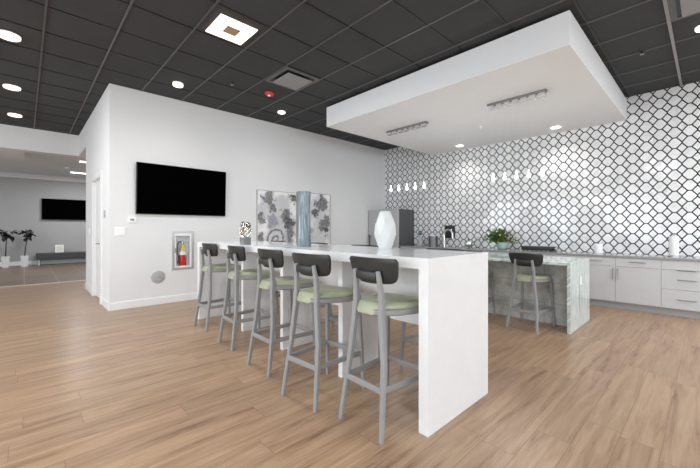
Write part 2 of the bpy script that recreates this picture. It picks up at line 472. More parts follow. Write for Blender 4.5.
# TV wall with a niche for the extinguisher cabinet
NY0, NY1, NZ0, NZ1 = 1.855, 2.14, 0.585, 1.18
bm = bmesh.new(); xw0 = XW - 0.16
box(bm, xw0, XW, YC, NY0, 0, CZ); box(bm, xw0, XW, NY1, YT + 0.2, 0, CZ)
box(bm, xw0, XW, NY0, NY1, 0, NZ0); box(bm, xw0, XW, NY0, NY1, NZ1, CZ); box(bm, xw0 - 0.03, xw0, NY0 - 0.05, NY1 + 0.05, NZ0 - 0.05, NZ1 + 0.05)
struct('wall_left', bm, M['paint'])
# door wall (faces the camera), opening for the door
DX0, DX1, DZ = -7.93, -7.05, 2.13
bm = bmesh.new()
box(bm, DX1, xw0, YC, YC + 0.14, 0, CZ); box(bm, -9.03, DX0, YC, YC + 0.14, 0, CZ); box(bm, DX0, DX1, YC, YC + 0.14, DZ, CZ)
struct('wall_door_side', bm, M['paint'])
bm = bmesh.new(); box(bm, XB, -9.03, YC, YC + 0.14, 2.985, CZ); box(bm, XB - 0.3, XB, YB, 4.2, 2.985, CZ + 0.09)
struct('wall_header', bm, M['paint'])
bm = bmesh.new(); box(bm, -9.03, -8.89, YC + 0.14, 4.2, 0, CZ); struct('wall_passage', bm, M['paint'])
bm = bmesh.new(); box(bm, xw0, XR, YT, YT + 0.15, 0, CZ); struct('wall_back', bm, M['lattice'])
# room behind the camera: right and rear walls with window openings
def wall_with_windows(name, axis, pos, a0, a1, openings, z0, z1, thick, m):
    bm = bmesh.new(); cuts = sorted(openings); cur = a0
    def bb(p, q, za, zb):
        if axis == 'y': box(bm, p, q, pos - thick, pos, za, zb)
        else: box(bm, pos, pos + thick, p, q, za, zb)
    for (p, q) in cuts:
        bb(cur, p, 0, CZ); bb(p, q, 0, z0); bb(p, q, z1, CZ); cur = q
    bb(cur, a1, 0, CZ)
    return struct(name, bm, m)
REAR = [(-9.4, -7.4), (-6.4, -4.4), (-3.4, -1.4), (-0.4, 1.6), (2.6, 4.6)]
RIGHT = [(-4.4, -2.4), (-1.4, 0.6), (1.6, 3.6), (4.4, 6.0)]
WZ0, WZ1 = 0.5, 2.75
wall_with_windows('wall_rear', 'y', YB, XF, XR, REAR, WZ0, WZ1, 0.15, M['paint'])
wall_with_windows('wall_right', 'x', XR, YB, YT + 0.15, RIGHT, WZ0, WZ1, 0.15, M['paint'])
wn = 1
def window(axis, pos, a0, a1):
    global wn
    bm = bmesh.new(); f = 0.05
    def bb(p, q, za, zb):
        if axis == 'y': box(bm, p, q, pos - 0.10, pos - 0.04, za, zb)
        else: box(bm, pos + 0.04, pos + 0.10, p, q, za, zb)
    bb(a0, a0 + f, WZ0, WZ1); bb(a1 - f, a1, WZ0, WZ1); bb(a0 + f, a1 - f, WZ0, WZ0 + f); bb(a0 + f, a1 - f, WZ1 - f, WZ1)
    mid = (a0 + a1) / 2; bb(mid - 0.025, mid + 0.025, WZ0 + f, WZ1 - f)
    o = struct('window_%d' % wn, bm, M['window'])
    bm = bmesh.new()
    if axis == 'y': box(bm, a0 + f, a1 - f, pos - 0.075, pos - 0.069, WZ0 + f, WZ1 - f)
    else: box(bm, pos + 0.069, pos + 0.075, a0 + f, a1 - f, WZ0 + f, WZ1 - f)
    obj('pane', bm, M['pane'], o)
    wn += 1
for p, q in REAR: window('y', YB, p, q)
for p, q in RIGHT: window('x', XR, p, q)

# hall
bm = bmesh.new(); box(bm, XF - 0.15, XF, YB, 4.2, 0, 3.3); struct('wall_hall_far', bm, M['hallpaint'])
bm = bmesh.new(); box(bm, XF, -8.89, 4.2, 4.35, 0, 3.3); struct('wall_hall_end', bm, M['hallpaint'])
bm = bmesh.new(); box(bm, XF, XB - 0.3, YB, 4.2, 3.14, 3.3); box(bm, -12.0, XB - 0.3, YB, 0.0, 2.99, 3.14); struct('ceiling_hall', bm, M['hallceil'])
bm = bmesh.new(); box(bm, XB, -9.03, YC + 0.14, 4.2, 3.0, 3.2); struct('ceiling_passage', bm, M['hallceil'])
bm = bmesh.new(); box(bm, XF, XF + 0.07, YB, 4.2, 2.99, 3.10, bev=0.01); box(bm, XF, XF + 0.11, YB, 4.2, 3.09, 3.14); struct('trim_3', bm, M['hallceil'] if False else mat('crown_paint', (0.66, 0.66, 0.66), 0.5))
bm = bmesh.new(); box(bm, XF, XF + 0.02, YB, 4.2, 0, 0.14, bev=0.004); struct('baseboard_hall', bm, M['trim'])
# baseboards of the room
BH = 0.115
bm = bmesh.new(); box(bm, XW, XW + 0.014, YC - 0.014, 6.62, 0, BH, bev=0.003); struct('baseboard_left', bm, M['trim'])
bm = bmesh.new(); box(bm, -6.97, XW, YC - 0.014, YC, 0, BH, bev=0.003); box(bm, -9.044, -8.01, YC - 0.014, YC, 0, BH, bev=0.003); struct('baseboard_door_side', bm, M['trim'])
# door
bm = bmesh.new(); box(bm, DX0, DX1, YC + 0.03, YC + 0.07, 0.012, DZ)
do = struct('door_1', bm, M['doorpaint'])
bm = bmesh.new()
box(bm, DX0 - 0.09, DX0, YC - 0.02, YC, 0.16, DZ + 0.09, bev=0.003); box(bm, DX1, DX1 + 0.09, YC - 0.02, YC, 0.16, DZ + 0.09, bev=0.003)
box(bm, DX0, DX1, YC - 0.02, YC, DZ, DZ + 0.09, bev=0.003)
box(bm, DX0 - 0.095, DX0, YC - 0.026, YC, 0, 0.16, bev=0.003); box(bm, DX1, DX1 + 0.095, YC - 0.026, YC, 0, 0.16, bev=0.003)
obj('casing', bm, M['trim'], do)
bm = bmesh.new()
for (za, zb) in ((0.22, 0.95), (1.08, 2.0)):
    for (xa, xb) in ((DX0 + 0.11, -7.51), (-7.47, DX1 - 0.11)):
        box(bm, xa, xb, YC + 0.022, YC + 0.032, za, zb, bev=0.004)
obj('door_panel', bm, M['doorpaint'], do)
bm = bmesh.new(); tube(bm, [(-7.14, YC + 0.03, 1.0), (-7.14, YC - 0.035, 1.0), (-7.16, YC - 0.04, 1.0), (-7.28, YC - 0.04, 1.0)], 0.010)
lathe(bm, [(0.028, 0), (0.028, 0.012)], (-7.14, YC + 0.018, 1.0), 20, axis='y'); obj('door_handle', bm, M['handle'], do, True)

# hanging soffit over the kitchen
SX0, SX1, SY0, SZ = -4.75, -0.958, 3.94, 3.088
bm = bmesh.new(); box(bm, SX0, SX1, SY0, YT, SZ, 3.438, bev=0.004); struct('ceiling_soffit', bm, M['soffit'])

bm = bmesh.new(); box(bm, SX0 + 0.18, SX1 - 0.18, SY0 + 0.18, YT, 3.438, CZ + 0.003); struct('ceiling_soffit_core', bm, M['ctile'])

# ------------------------------------------------------------------ bar
BX0, BX1, BY0, BY1, BT, TH = -4.93, -1.162, 1.754, 2.560, 1.072, 0.068
bar_ = thing('bar_counter', 'long white quartz bar with waterfall ends on the wood floor in front of the stools', 'bar', ((BX0 + BX1) / 2, (BY0 + BY1) / 2, 0))
cx, cy = bar_.location.x, bar_.location.y
def lb(name, m, par, x0, x1, y0, y1, z0, z1, bev=0.0): return bxo(name, m, par, x0 - cx, x1 - cx, y0 - cy, y1 - cy, z0, z1, bev=bev)
lb('countertop', M['quartz'], bar_, BX0, BX1, BY0, BY1, BT - TH, BT)
lb('end_panel', M['quartz'], bar_, BX1 - TH, BX1, BY0, BY1, 0, BT - TH)
lb('end_panel', M['quartz'], bar_, BX0, BX0 + TH, BY0, BY1, 0, BT - TH)
for x in (-2.12, -3.03, -3.915):
    lb('support_panel', M['quartz'], bar_, x - 0.05, x, 1.932, 2.382, 0, BT - TH)
cuts = [BX0 + TH, -3.965, -3.915, -3.08, -3.03, -2.17, -2.12, BX1 - TH]
for a, b in zip(cuts[::2], cuts[1::2]):
    lb('modesty_panel', M['quartz'], bar_, a, b, 2.14, 2.17, 0.53, BT - TH)

# ------------------------------------------------------------------ stools
def make_stool(dh, label, group):
    """origin on the floor at the middle of the feet, sitter faces +y"""
    t = thing('bar_stool' if dh == 0 else 'counter_stool', label, 'stool', group=group)
    sz = 0.705 + dh                           # underside of the seat frame
    k = (0.283 + (-0.055 if dh else 0))       # stretcher height
    RB, FB, RS, FS = 0.182, 0.205, 0.116, 0.172
    yr, yf = -0.2425, 0.2425
    legpos = {}
    for s in (-1, 1):
        bm = bmesh.new()
        P = [(s * RB, yr, 0), (s * (RB * 0.50 + RS * 0.50), -0.184, sz * 0.6), (s * RS, -0.168, sz), (s * (RS - 0.002), -0.163, sz + 0.07), (s * 0.108, -0.170, sz + 0.18), (s * 0.100, -0.186, sz + 0.285)]
        bar(bm, P, [0.027, 0.034, 0.038, 0.036, 0.032, 0.026], [0.030, 0.036, 0.042, 0.040, 0.034, 0.026], bev=0.006)
        obj('rear_leg', bm, M['stoolgrey'], t, True)
        bm = bmesh.new()
        bar(bm, [(s * FB, yf, 0), (s * FS, 0.212, sz + 0.012)], [0.026, 0.036], [0.026, 0.036], bev=0.006)
        obj('front_leg', bm, M['stoolgrey'], t, True)
    def leg_at(rear, s, z):
        f = z / sz
        if rear: return Vector((s * (RB + (RS - RB) * f), yr + (-0.168 - yr) * f, z))
        return Vector((s * (FB + (FS - FB) * f), yf + (0.212 - yf) * f, z))
    for nm, a, b, ax in (('rear_stretcher', leg_at(1, -1, k), leg_at(1, 1, k), (0, 1, 0)), ('front_stretcher', leg_at(0, -1, k), leg_at(0, 1, k), (0, 1, 0)),
                     ('side_stretcher', leg_at(1, -1, k), leg_at(0, -1, k), (1, 0, 0)), ('side_stretcher', leg_at(1, 1, k), leg_at(0, 1, k), (1, 0, 0))):
        bm = bmesh.new(); bar(bm, [a, b], 0.020, 0.036, ax, 0.003); obj(nm, bm, M['stoolgrey'], t, True)
    # seat outline: narrow between the rear posts, wide and round in front
    def outline(inset, n=14):
        pts = []
        half = []
        for i in range(n + 1):
            f = i / n
            y = -0.190 + 0.445 * f
            w = 0.108 + 0.097 * min(1.0, f / 0.62) ** 0.75
            half.append((w, y))
        # round the front corners
        res = []
        for w, y in half:
            d = 0.255 - y; r = 0.075
            if d < r: w = w - r + math.sqrt(max(0.0, r * r - (r - d) ** 2))
            d2 = y + 0.190; r2 = 0.03
            if d2 < r2: w = w - r2 + math.sqrt(max(0.0, r2 * r2 - (r2 - d2) ** 2))
            res.append((max(w, 0.03) - inset, y))
        y0, y1 = res[0][1], res[-1][1]
        res = [(w, y0 + inset + (y - y0) / (y1 - y0) * (y1 - y0 - 2 * inset)) for w, y in res]
        return [(w, y) for w, y in res] + [(-w, y) for w, y in reversed(res)]
    def zdish(x, y):
        f = (y + 0.190) / 0.445
        return 0.012 * (2 * f - 1) ** 2 * (1 if f < 0.5 else 0.3) - 0.010 * max(0, (f - 0.75)) / 0.25
    bm = bmesh.new()
    rs = []
    for ins, z in ((0.012, sz), (0.0, sz + 0.008), (0.0, sz + 0.034), (0.006, sz + 0.040)):
        rs.append([Vector((x, y, z + zdish(x, y) * 0.8)) for x, y in outline(ins)])
    rings(bm, rs); bmesh.ops.recalc_face_normals(bm, faces=bm.faces)
    obj('seat_frame', bm, M['stoolgrey'], t, True)
    bm = bmesh.new(); rs = []
    for ins, z in ((0.020, 0.038), (0.012, 0.042), (0.011, 0.055), (0.016, 0.067), (0.03, 0.075), (0.055, 0.078), (0.085, 0.075)):
        rs.append([Vector((x, y, sz + z + zdish(x, y))) for x, y in outline(ins)])
    # the pad folds down over the rear edge
    for r in rs[:3]:
        for v in r:
            if v.y < -0.15: v.z -= 0.040; v.y -= 0.020
    rings(bm, rs); bmesh.ops.recalc_face_normals(bm, faces=bm.faces)
    obj('seat_pad', bm, M['pad'], t, True)
    # curved backrest
    zb, zt = sz + 0.203, sz + 0.362
    bm = bmesh.new(); NU, NV = 22, 10
    def bk(u, v, side):
        # rounded shield outline: wide above, narrower below, round lower corners
        hw = 0.184 + 0.030 * v
        if v < 0.45: hw -= 0.045 * (1 - math.sqrt(max(0, 1 - ((0.45 - v) / 0.45) ** 2)))
        if v > 0.82: hw -= 0.022 * (1 - math.sqrt(max(0, 1 - ((v - 0.82) / 0.18) ** 2)))
        x = u * hw
        z = zb + (zt - zb) * v + 0.006 * (1 - u * u) * (v - 0.5)
        y = -0.172 - 0.035 * (v - 0.4) + 0.050 * u * u + side * 0.018
        return Vector((x, y, z))
    F = [[bm.verts.new(bk(-1 + 2 * i / NU, j / NV, 1)) for i in range(NU + 1)] for j in range(NV + 1)]
    B = [[bm.verts.new(bk(-1 + 2 * i / NU, j / NV, 0)) for i in range(NU + 1)] for j in range(NV + 1)]
    for j in range(NV):
        for i in range(NU):
            bm.faces.new((F[j][i], F[j][i + 1], F[j + 1][i + 1], F[j + 1][i])); bm.faces.new((B[j][i], B[j + 1][i], B[j + 1][i + 1], B[j][i + 1]))
        bm.faces.new((F[j][0], F[j + 1][0], B[j + 1][0], B[j][0])); bm.faces.new((F[j][NU], B[j][NU], B[j + 1][NU], F[j + 1][NU]))
    for i in range(NU):
        bm.faces.new((F[0][i], B[0][i], B[0][i + 1], F[0][i + 1])); bm.faces.new((F[NV][i], F[NV][i + 1], B[NV][i + 1], B[NV][i]))
    bmesh.ops.recalc_face_normals(bm, faces=bm.faces)
    br = obj('backrest', bm, M['stoolback'], t, True)
    bm = bmesh.new(); box(bm, -0.088, 0.088, -0.196, -0.169, sz + 0.228, sz + 0.278, bev=0.007); obj('back_block', bm, M['stoolback'], br, True)
    return t

def lab(s): return s
near = [(-1.494, 1.755, -1.3, 'grey bar stool with green seat nearest the white bar\'s waterfall end, largest in view'),
        (-2.052, 1.668, 4.0, 'second grey bar stool with green seat from the bar\'s near end, slightly turned'),
        (-2.747, 1.740, 0.0, 'middle grey bar stool of the five lined up along the front of the white bar'),
        (-3.543, 1.797, -3.0, 'grey bar stool with green seat standing fourth from the bar\'s near end'),
        (-4.393, 1.836, 1.7, 'farthest grey bar stool of the front row, beside the fire extinguisher wall')]
g1 = 'grey bar stools along the front of the white bar'
st = None
for x, y, r, l in near:
    if st is None:
        st = make_stool(0, l, g1); st.location = (x, y, 0); st.rotation_euler = (0, 0, math.radians(r))
    else: dup(st, (x, y, 0), math.radians(r), l, g1)
far = [(-1.66, 2.640, 178, 'grey bar stool on the far side of the white bar, nearest its near end'),
       (-2.66, 2.625, 181, 'grey bar stool behind the white bar, seen through the gap beside the tall vase side'),
       (-3.52, 2.640, 180, 'grey bar stool behind the white bar, its dark back top peeking beside the right painting'),
       (-4.48, 2.640, 180, 'grey bar stool behind the white bar, its dark back top peeking before the left painting')]
far[1] = (-2.66, 2.625, 181, 'grey bar stool behind the white bar, second from the near end on its far side')
for x, y, r, l in far: dup(st, (x, y, 0), math.radians(r), l, 'grey bar stools on the far side of the bar')
g2 = 'low counter stools at the marble island'
cs = make_stool(-0.122, 'low grey counter stool with green seat standing before the island, fully in view', g2)
cs.location = (-1.588, 4.70, 0); cs.rotation_euler = (0, 0, math.radians(-3))
dup(cs, (-2.363, 4.72, 0), 0, 'low grey counter stool before the island, mostly hidden behind the white bar end', g2)

# ------------------------------------------------------------------ island
IX0, IX1, IY0, IY1, IT = -4.3, -1.135, 4.70, 5.63, 0.845
isl = thing('kitchen_island', 'pale green veined marble island with waterfall end and grey concrete-look front', 'island', ((IX0 + IX1) / 2, (IY0 + IY1) / 2, 0))
cx, cy = isl.location.x, isl.location.y
lb('countertop', M['marble'], isl, IX0, IX1, IY0, IY1, IT - 0.035, IT, 0.002)
lb('end_panel', M['marble'], isl, IX1 - 0.035, IX1, IY0, IY1, 0, IT - 0.035)
lb('end_panel', M['marble'], isl, IX0, IX0 + 0.035, IY0, IY1, 0, IT - 0.035)
lb('base', M['concrete'], isl, IX0 + 0.035, IX1 - 0.035, 5.03, IY1 - 0.04, 0, IT - 0.035)
tag(bxo('outlet', M['white'], None, -0.004, 0.004, -0.035, 0.035, -0.057, 0.057, bev=0.003), 'white power outlet plate on the marble end of the island', 'outlet')
bpy.data.objects['outlet'].location = (IX1 + 0.004, 5.16, 0.59)

# ------------------------------------------------------------------ kitchen run along the tiled wall
CY, CT = 6.72, 0.838
def handle(par, x0, x1, z, vertical=False):
    bm = bmesh.new(); y = -0.028
    if vertical:
        tube(bm, [(x0, y, z), (x0, y, x1)], 0.006, 8)
        for q in (z + 0.025, x1 - 0.025): tube(bm, [(x0, y, q), (x0, 0, q)], 0.005, 8)
    else:
        tube(bm, [(x0, y, z), (x1, y, z)], 0.006, 8)
        for q in (x0 + 0.025, x1 - 0.025): tube(bm, [(q, y, z), (q, 0, z)], 0.005, 8)
    return obj('handle', bm, M['handle'], par, True)
def cabinet(x0, x1, kind, label):
    t = thing('base_cabinet', label, 'cabinet', ((x0 + x1) / 2, CY, 0), group='grey base cabinets under the wall worktop')
    w = (x1 - x0) / 2; G_ = 0.002
    bxo('body', M['cab'], t, -w, w, 0.02, YT - CY - 0.002, 0.105, CT - 0.035)
    bxo('toe_kick', M['toe'], t, -w, w, 0.055, 0.075, 0, 0.105)
    hw = 0.097
    def front(nm, za, zb): return bxo(nm, M['cab'], t, -w + G_, w - G_, 0, 0.0195, za + G_, zb - G_, bev=0.001)
    if kind == 3:
        for za, zb in ((0.112, 0.385), (0.385, 0.665), (0.665, CT - 0.038)):
            d = front('drawer', za, zb); handle(d, -hw, hw, zb - 0.075 if zb > 0.8 else zb - 0.14)
    else:
        d = front('drawer', 0.665, CT - 0.038); handle(d, -hw, hw, 0.742)
        d = front('door', 0.112, 0.665)
        if kind == 2: handle(d, -w + 0.03, 0.635, 0.455, True)
        else: handle(d, w - 0.03, 0.635, 0.455, True)
    return t
xs = [-1.012 - 0.53 * k for k in range(0, 9)]
names = {0: 'grey base cabinet with a drawer over a door, half hidden behind the marble island end'}
cabinet(-0.480, 0.05, 3, 'grey base cabinet of three wide drawers at the right edge under the paper towel')
cabinet(-1.012, -0.480, 2, 'grey base cabinet with one drawer over a single door, left of the three drawer unit')
ordn = ['', 'second', 'third', 'fourth', 'fifth', 'sixth', 'seventh', 'eighth']
for k in range(8):
    cabinet(xs[k + 1], xs[k], 2 if k % 2 else 1, names.get(k, 'grey base cabinet with drawer over door behind the island, %s from its marble end' % ordn[k]))
cabinet(0.05, 0.58, 2, 'grey base cabinet with drawer over door, right of the three drawer unit')
cabinet(0.58, 1.11, 1, 'grey base cabinet with drawer over door at the far right of the run')
bm = bmesh.new(); box(bm, -5.255, 1.14, CY - 0.02, YT - 0.001, CT - 0.034, CT, bev=0.002)
tag(obj('worktop', bm, M['worktop'], None), 'long grey stone worktop lying on the base cabinets along the tiled wall', 'worktop')

# fridge in the corner
fr = thing('refrigerator', 'stainless steel refrigerator standing in the corner beside the tiled wall', 'refrigerator', (-5.79, 6.98, 0))
bxo('body', M['fridgeside'], fr, -0.485, 0.495, -0.25, 0.37, 0.02, 1.75, bev=0.006)
for za, zb, nm in ((0.06, 0.66, 'freezer_door'), (0.668, 1.75, 'fridge_door')):
    d2 = bxo(nm, M['fridgefront'], fr, -0.485, 0.495, -0.315, -0.252, za, zb, bev=0.006)
    bm = bmesh.new(); ha, hb = (0.70, 1.10) if za > 0.5 else (0.30, 0.60)
    tube(bm, [(-0.40, -0.365, ha), (-0.40, -0.365, hb)], 0.013, 10)
    for z in (ha + 0.04, hb - 0.04): tube(bm, [(-0.40, -0.365, z), (-0.40, -0.31, z)], 0.009, 8)
    obj('door_handle', bm, M['black'], d2, True)

# things on the worktop
def on_top(name, label, cat, x, y): return thing(name, label, cat, (x, y, CT))
b = on_top('bottle', 'small smoky blue bottle on the worktop just right of the fridge', 'bottle', -4.93, 7.1)
bm = bmesh.new(); lathe(bm, [(0.045, 0), (0.05, 0.02), (0.05, 0.13), (0.03, 0.18), (0.018, 0.21), (0.018, 0.27)], n=20); obj('glass_body', bm, M['chrome'] if False else mat('pale_bottle_glass', (0.45, 0.5, 0.52), 0.15), b, True)
bm = bmesh.new(); lathe(bm, [(0.024, 0.26), (0.05, 0.29), (0.052, 0.33), (0.03, 0.37)], n=20); obj('stopper', bm, M['bottleblue'], b, True)
b = on_top('utensil_canister', 'ribbed dark grey metal canister on the worktop left of the faucet', 'canister', -4.55, 7.08)
bm = bmesh.new(); lathe(bm, [(0.105, 0), (0.105, 0.235), (0.100, 0.24), (0.095, 0.235), (0.095, 0.02)], n=48, flute=0.03, nf=12); obj('body', bm, M['rubberdark'], b, True)
bm = bmesh.new(); lathe(bm, [(0.112, 0.235), (0.112, 0.25), (0.09, 0.25), (0.09, 0.235)], n=32); obj('rim', bm, M['steel'], b, True)
b = on_top('faucet', 'chrome gooseneck faucet on the worktop before the black wall box', 'faucet', -4.235, 7.05)
bm = bmesh.new(); pts = [(0, 0, 0.02), (0, 0, 0.26)]
for k in range(13):
    a = PI * k / 12; pts.append((0.115 - 0.115 * math.cos(a), -0.03 * k / 12, 0.28 + 0.115 * math.sin(a)))
pts.append((0.235, -0.035, 0.20))
tube(bm, pts, 0.021, 12); obj('spout', bm, M['chrome'], b, True)
bm = bmesh.new(); lathe(bm, [(0.03, 0), (0.03, 0.015), (0.02, 0.03)], n=20); obj('base', bm, M['chrome'], b, True)
bm = bmesh.new(); tube(bm, [(0.015, 0, 0.08), (0.05, 0, 0.085), (0.075, 0, 0.12)], 0.008, 8); obj('lever', bm, M['chrome'], b, True)
bm = bmesh.new(); box(bm, -0.115, 0.115, -0.05, 0.05, 0, 0.30, bev=0.012)
o = tag(obj('dispenser', bm, M['black'], None, True, (-4.245, YT - 0.0495, 1.035)), 'black box dispenser mounted on the tiled wall behind the faucet', 'dispenser')
b = on_top('kettle_ball', 'round chrome kettle on the worktop between the faucet and the plant', 'kettle', -3.64, 7.06)
b.name = 'kettle'
bm = bmesh.new(); ball(bm, (0, 0, 0.085), 0.088, 24, (1, 1, 0.95)); obj('body', bm, M['chrome'], b, True)
bm = bmesh.new(); tube(bm, [(0.07, 0, 0.11), (0.12, 0, 0.13), (0.14, 0, 0.16)], [0.018, 0.012, 0.009], 10); obj('spout', bm, M['chrome'], b, True)
bm = bmesh.new(); lathe(bm, [(0.02, 0.165), (0.012, 0.18), (0.018, 0.195), (0.005, 0.205)], n=16); obj('lid_knob', bm, M['black'], b, True)

def leaf(bm, base, d, ln, w, droop=0.3):
    d = Vector(d).normalized(); s = d.cross(Vector((0, 0, 1)))
    s = s.normalized() if s.length > 1e-3 else Vector((1, 0, 0))
    n = s.cross(d).normalized(); base = Vector(base)
    vs = []
    for f, ww in ((0, 0.12), (0.25, 0.8), (0.5, 1.0), (0.75, 0.7), (1.0, 0.03)):
        c = base + d * (ln * f) + Vector((0, 0, -droop * ln * f * f))
        vs.append((bm.verts.new(c - s * (w * ww / 2) + n * (w * 0.12 * ww)), bm.verts.new(c), bm.verts.new(c + s * (w * ww / 2) + n * (w * 0.12 * ww))))
    for a, b2 in zip(vs, vs[1:]):
        bm.faces.new((a[0], a[1], b2[1], b2[0])); bm.faces.new((a[1], a[2], b2[2], b2[1]))

pl = on_top('potted_plant', 'leafy green flowering plant in a pale green bowl on the worktop beyond the island', 'plant', -2.90, 7.05)
bm = bmesh.new(); lathe(bm, [(0.06, 0), (0.08, 0.012), (0.115, 0.07), (0.125, 0.14), (0.118, 0.145), (0.105, 0.09), (0.04, 0.06)], n=32); obj('bowl', bm, M['bowl'], pl, True)
rg = random.Random(3)
bg, brd, bf, bs = bmesh.new(), bmesh.new(), bmesh.new(), bmesh.new()
for k in range(130):
    a = rg.uniform(0, 2 * PI); e = rg.uniform(-0.15, 1.45); r = rg.uniform(0.10, 0.30)
    cxx = -0.085
    tip = Vector((cxx + math.cos(a) * math.cos(e) * r * 1.35, math.sin(a) * math.cos(e) * r * 0.7, 0.15 + max(-0.1, math.sin(e)) * r * 0.95))
    st0 = Vector((rg.uniform(-0.06, 0.04), rg.uniform(-0.04, 0.04), 0.10))
    mid = (st0 + tip) / 2 + Vector((0, 0, 0.03))
    tube(bs, [st0, mid, tip], 0.0025, 5)
    for q in range(3):
        dv = (tip - st0).normalized() + Vector((rg.uniform(-.8, .8), rg.uniform(-.8, .8), rg.uniform(-.4, .6)))
        leaf(brd if rg.random() < 0.25 else bg, mid.lerp(tip, 0.4 + 0.3 * q), dv, rg.uniform(0.06, 0.10), rg.uniform(0.035, 0.055))
    if rg.random() < 0.28: ball(bf, tip + Vector((0, -0.01, 0.01)), rg.uniform(0.010, 0.018), 8)
for o in (obj('leaf', bg, M['leaf'], pl), obj('bronze_leaf', brd, M['leafred'], pl), obj('blossom', bf, M['flower'], pl, True), obj('stem', bs, M['leaf'], pl)): o['kind'] = 'stuff'

tr = on_top('griddle', 'long low black appliance lying on the worktop behind the island stool', 'appliance', -2.20, 7.06)
bm = bmesh.new(); box(bm, -0.30, 0.24, -0.13, 0.13, 0.012, 0.085, bev=0.012); obj('body', bm, M['black'], tr, True)
bm = bmesh.new(); box(bm, 0.24, 0.30, -0.05, 0.05, 0.03, 0.07, bev=0.006); obj('side_knob', bm, M['steel'], tr, True)
bm = bmesh.new()
for sx in (-0.26, 0.2):
    for sy in (-0.1, 0.1): lathe(bm, [(0.012, 0), (0.012, 0.013)], (sx, sy, 0), 12)
obj('foot', bm, M['blackrubber'], tr)
wb = on_top('canister', 'small white canister on the worktop above the marble island end', 'canister', -1.30, 7.1)
bm = bmesh.new(); lathe(bm, [(0.055, 0), (0.058, 0.01), (0.058, 0.13)], n=28); obj('body', bm, M['white'], wb, True)
bm = bmesh.new(); lathe(bm, [(0.06, 0.13), (0.06, 0.145), (0.05, 0.155)], n=28); obj('lid', bm, M['white'], wb, True)
pt = on_top('paper_towel_holder', 'white paper towel roll standing on the worktop at the far right', 'paper towel', -0.362, 7.05)
bm = bmesh.new(); lathe(bm, [(0.075, 0), (0.075, 0.012), (0.01, 0.014)], n=28); lathe(bm, [(0.008, 0.012), (0.008, 0.33), (0.004, 0.335)], n=12); obj('stand', bm, M['steel'], pt, True)
bm = bmesh.new(); lathe(bm, [(0.055, 0.016), (0.056, 0.02), (0.056, 0.30), (0.052, 0.303), (0.02, 0.303)], n=32); obj('roll', bm, M['paper'], pt, True)

# ------------------------------------------------------------------ things on the bar
sc_ = thing('sculpture', 'gold and silver knot sculpture on a grey stone base at the bar\'s far end', 'sculpture', (-3.732, 1.868, BT))
bxo('base', M['stone'], sc_, -0.052, 0.052, -0.045, 0.045, 0, 0.08, bev=0.003)
for nm, mm, ph in (('silver_loop', 'silver', 0.0), ('gold_loop', 'gold', 1.2), ('silver_loop', 'silver', 2.6)):
    bm = bmesh.new(); pts = []
    for k in range(61):
        a = 2 * PI * k / 60
        r = 0.064 + 0.021 * math.cos(3 * a + ph)
        pts.append((r * math.cos(2 * a + ph), 0.035 * math.sin(3 * a + ph), 0.170 + r * 1.08 * math.sin(2 * a + ph)))
    tube(bm, pts, 0.0115, 10); obj(nm, bm, M[mm], sc_, True)
bv = thing('fluted_vase', 'tall fluted blue-grey vase standing on the white bar between the two paintings', 'vase', (-2.875, 2.085, BT))
bm = bmesh.new()
prof = [(0.068, 0), (0.072, 0.012), (0.067, 0.10), (0.061, 0.27), (0.061, 0.38), (0.067, 0.51), (0.072, 0.555), (0.068, 0.562), (0.062, 0.55), (0.055, 0.4), (0.05, 0.05)]
lathe(bm, prof, n=96, flute=0.035, nf=16); obj('body', bm, M['blue'], bv, True)
wv = thing('faceted_vase', 'white faceted ceramic vase standing on the white bar in front of the fridge', 'vase', (-2.028, 2.372, BT))
bm = bmesh.new(); out = []
for r, h, ph in ((0.060, 0, 0), (0.100, 0.125, 0.5), (0.097, 0.215, 0.0), (0.046, 0.338, 0.5)):
    out.append([Vector((r * math.cos(2 * PI * (k + ph) / 7), r * math.sin(2 * PI * (k + ph) / 7), h)) for k in range(7)])
vr = [[bm.verts.new(p) for p in r] for r in out]
for i, (a, b2) in enumerate(zip(vr, vr[1:])):
    for k in range(7):
        j = (k + 1) % 7
        if i % 2 == 0: bm.faces.new((a[k], a[j], b2[k])); bm.faces.new((a[j], b2[j], b2[k]))
        else: bm.faces.new((a[k], a[j], b2[j])); bm.faces.new((a[k], b2[j], b2[k]))
bm.faces.new(list(reversed(vr[0])))
inner = [bm.verts.new(Vector((v.co.x * 0.8, v.co.y * 0.8, 0.338))) for v in vr[-1]]
deep = [bm.verts.new(Vector((v.co.x * 0.75, v.co.y * 0.75, 0.22))) for v in vr[-1]]
for k in range(7):
    j = (k + 1) % 7
    bm.faces.new((vr[-1][k], vr[-1][j], inner[j], inner[k])); bm.faces.new((inner[k], inner[j], deep[j], deep[k]))
bm.faces.new(deep)
bmesh.ops.recalc_face_normals(bm, faces=bm.faces)
obj('body', bm, M['whiteceramic'], wv)

# ------------------------------------------------------------------ TV wall
tv = thing('television', 'large black flat television hung on the white wall above the extinguisher', 'television', (XW + 0.055, 2.005, 1.90))
R = Matrix.Rotation(math.radians(2.5), 4, 'Y')
bm = bmesh.new(); box(bm, -0.022, 0.022, -0.725, 0.725, -0.412, 0.412, bev=0.004, mx=R); obj('housing', bm, M['black'], tv, True)
bm = bmesh.new(); box(bm, 0.0222, 0.0235, -0.715, 0.715, -0.397, 0.404, mx=R); obj('screen', bm, M['screen'], tv)
bm = bmesh.new(); box(bm, -0.055, -0.018, -0.25, 0.25, -0.15, 0.15); obj('wall_mount', bm, M['black'], tv)

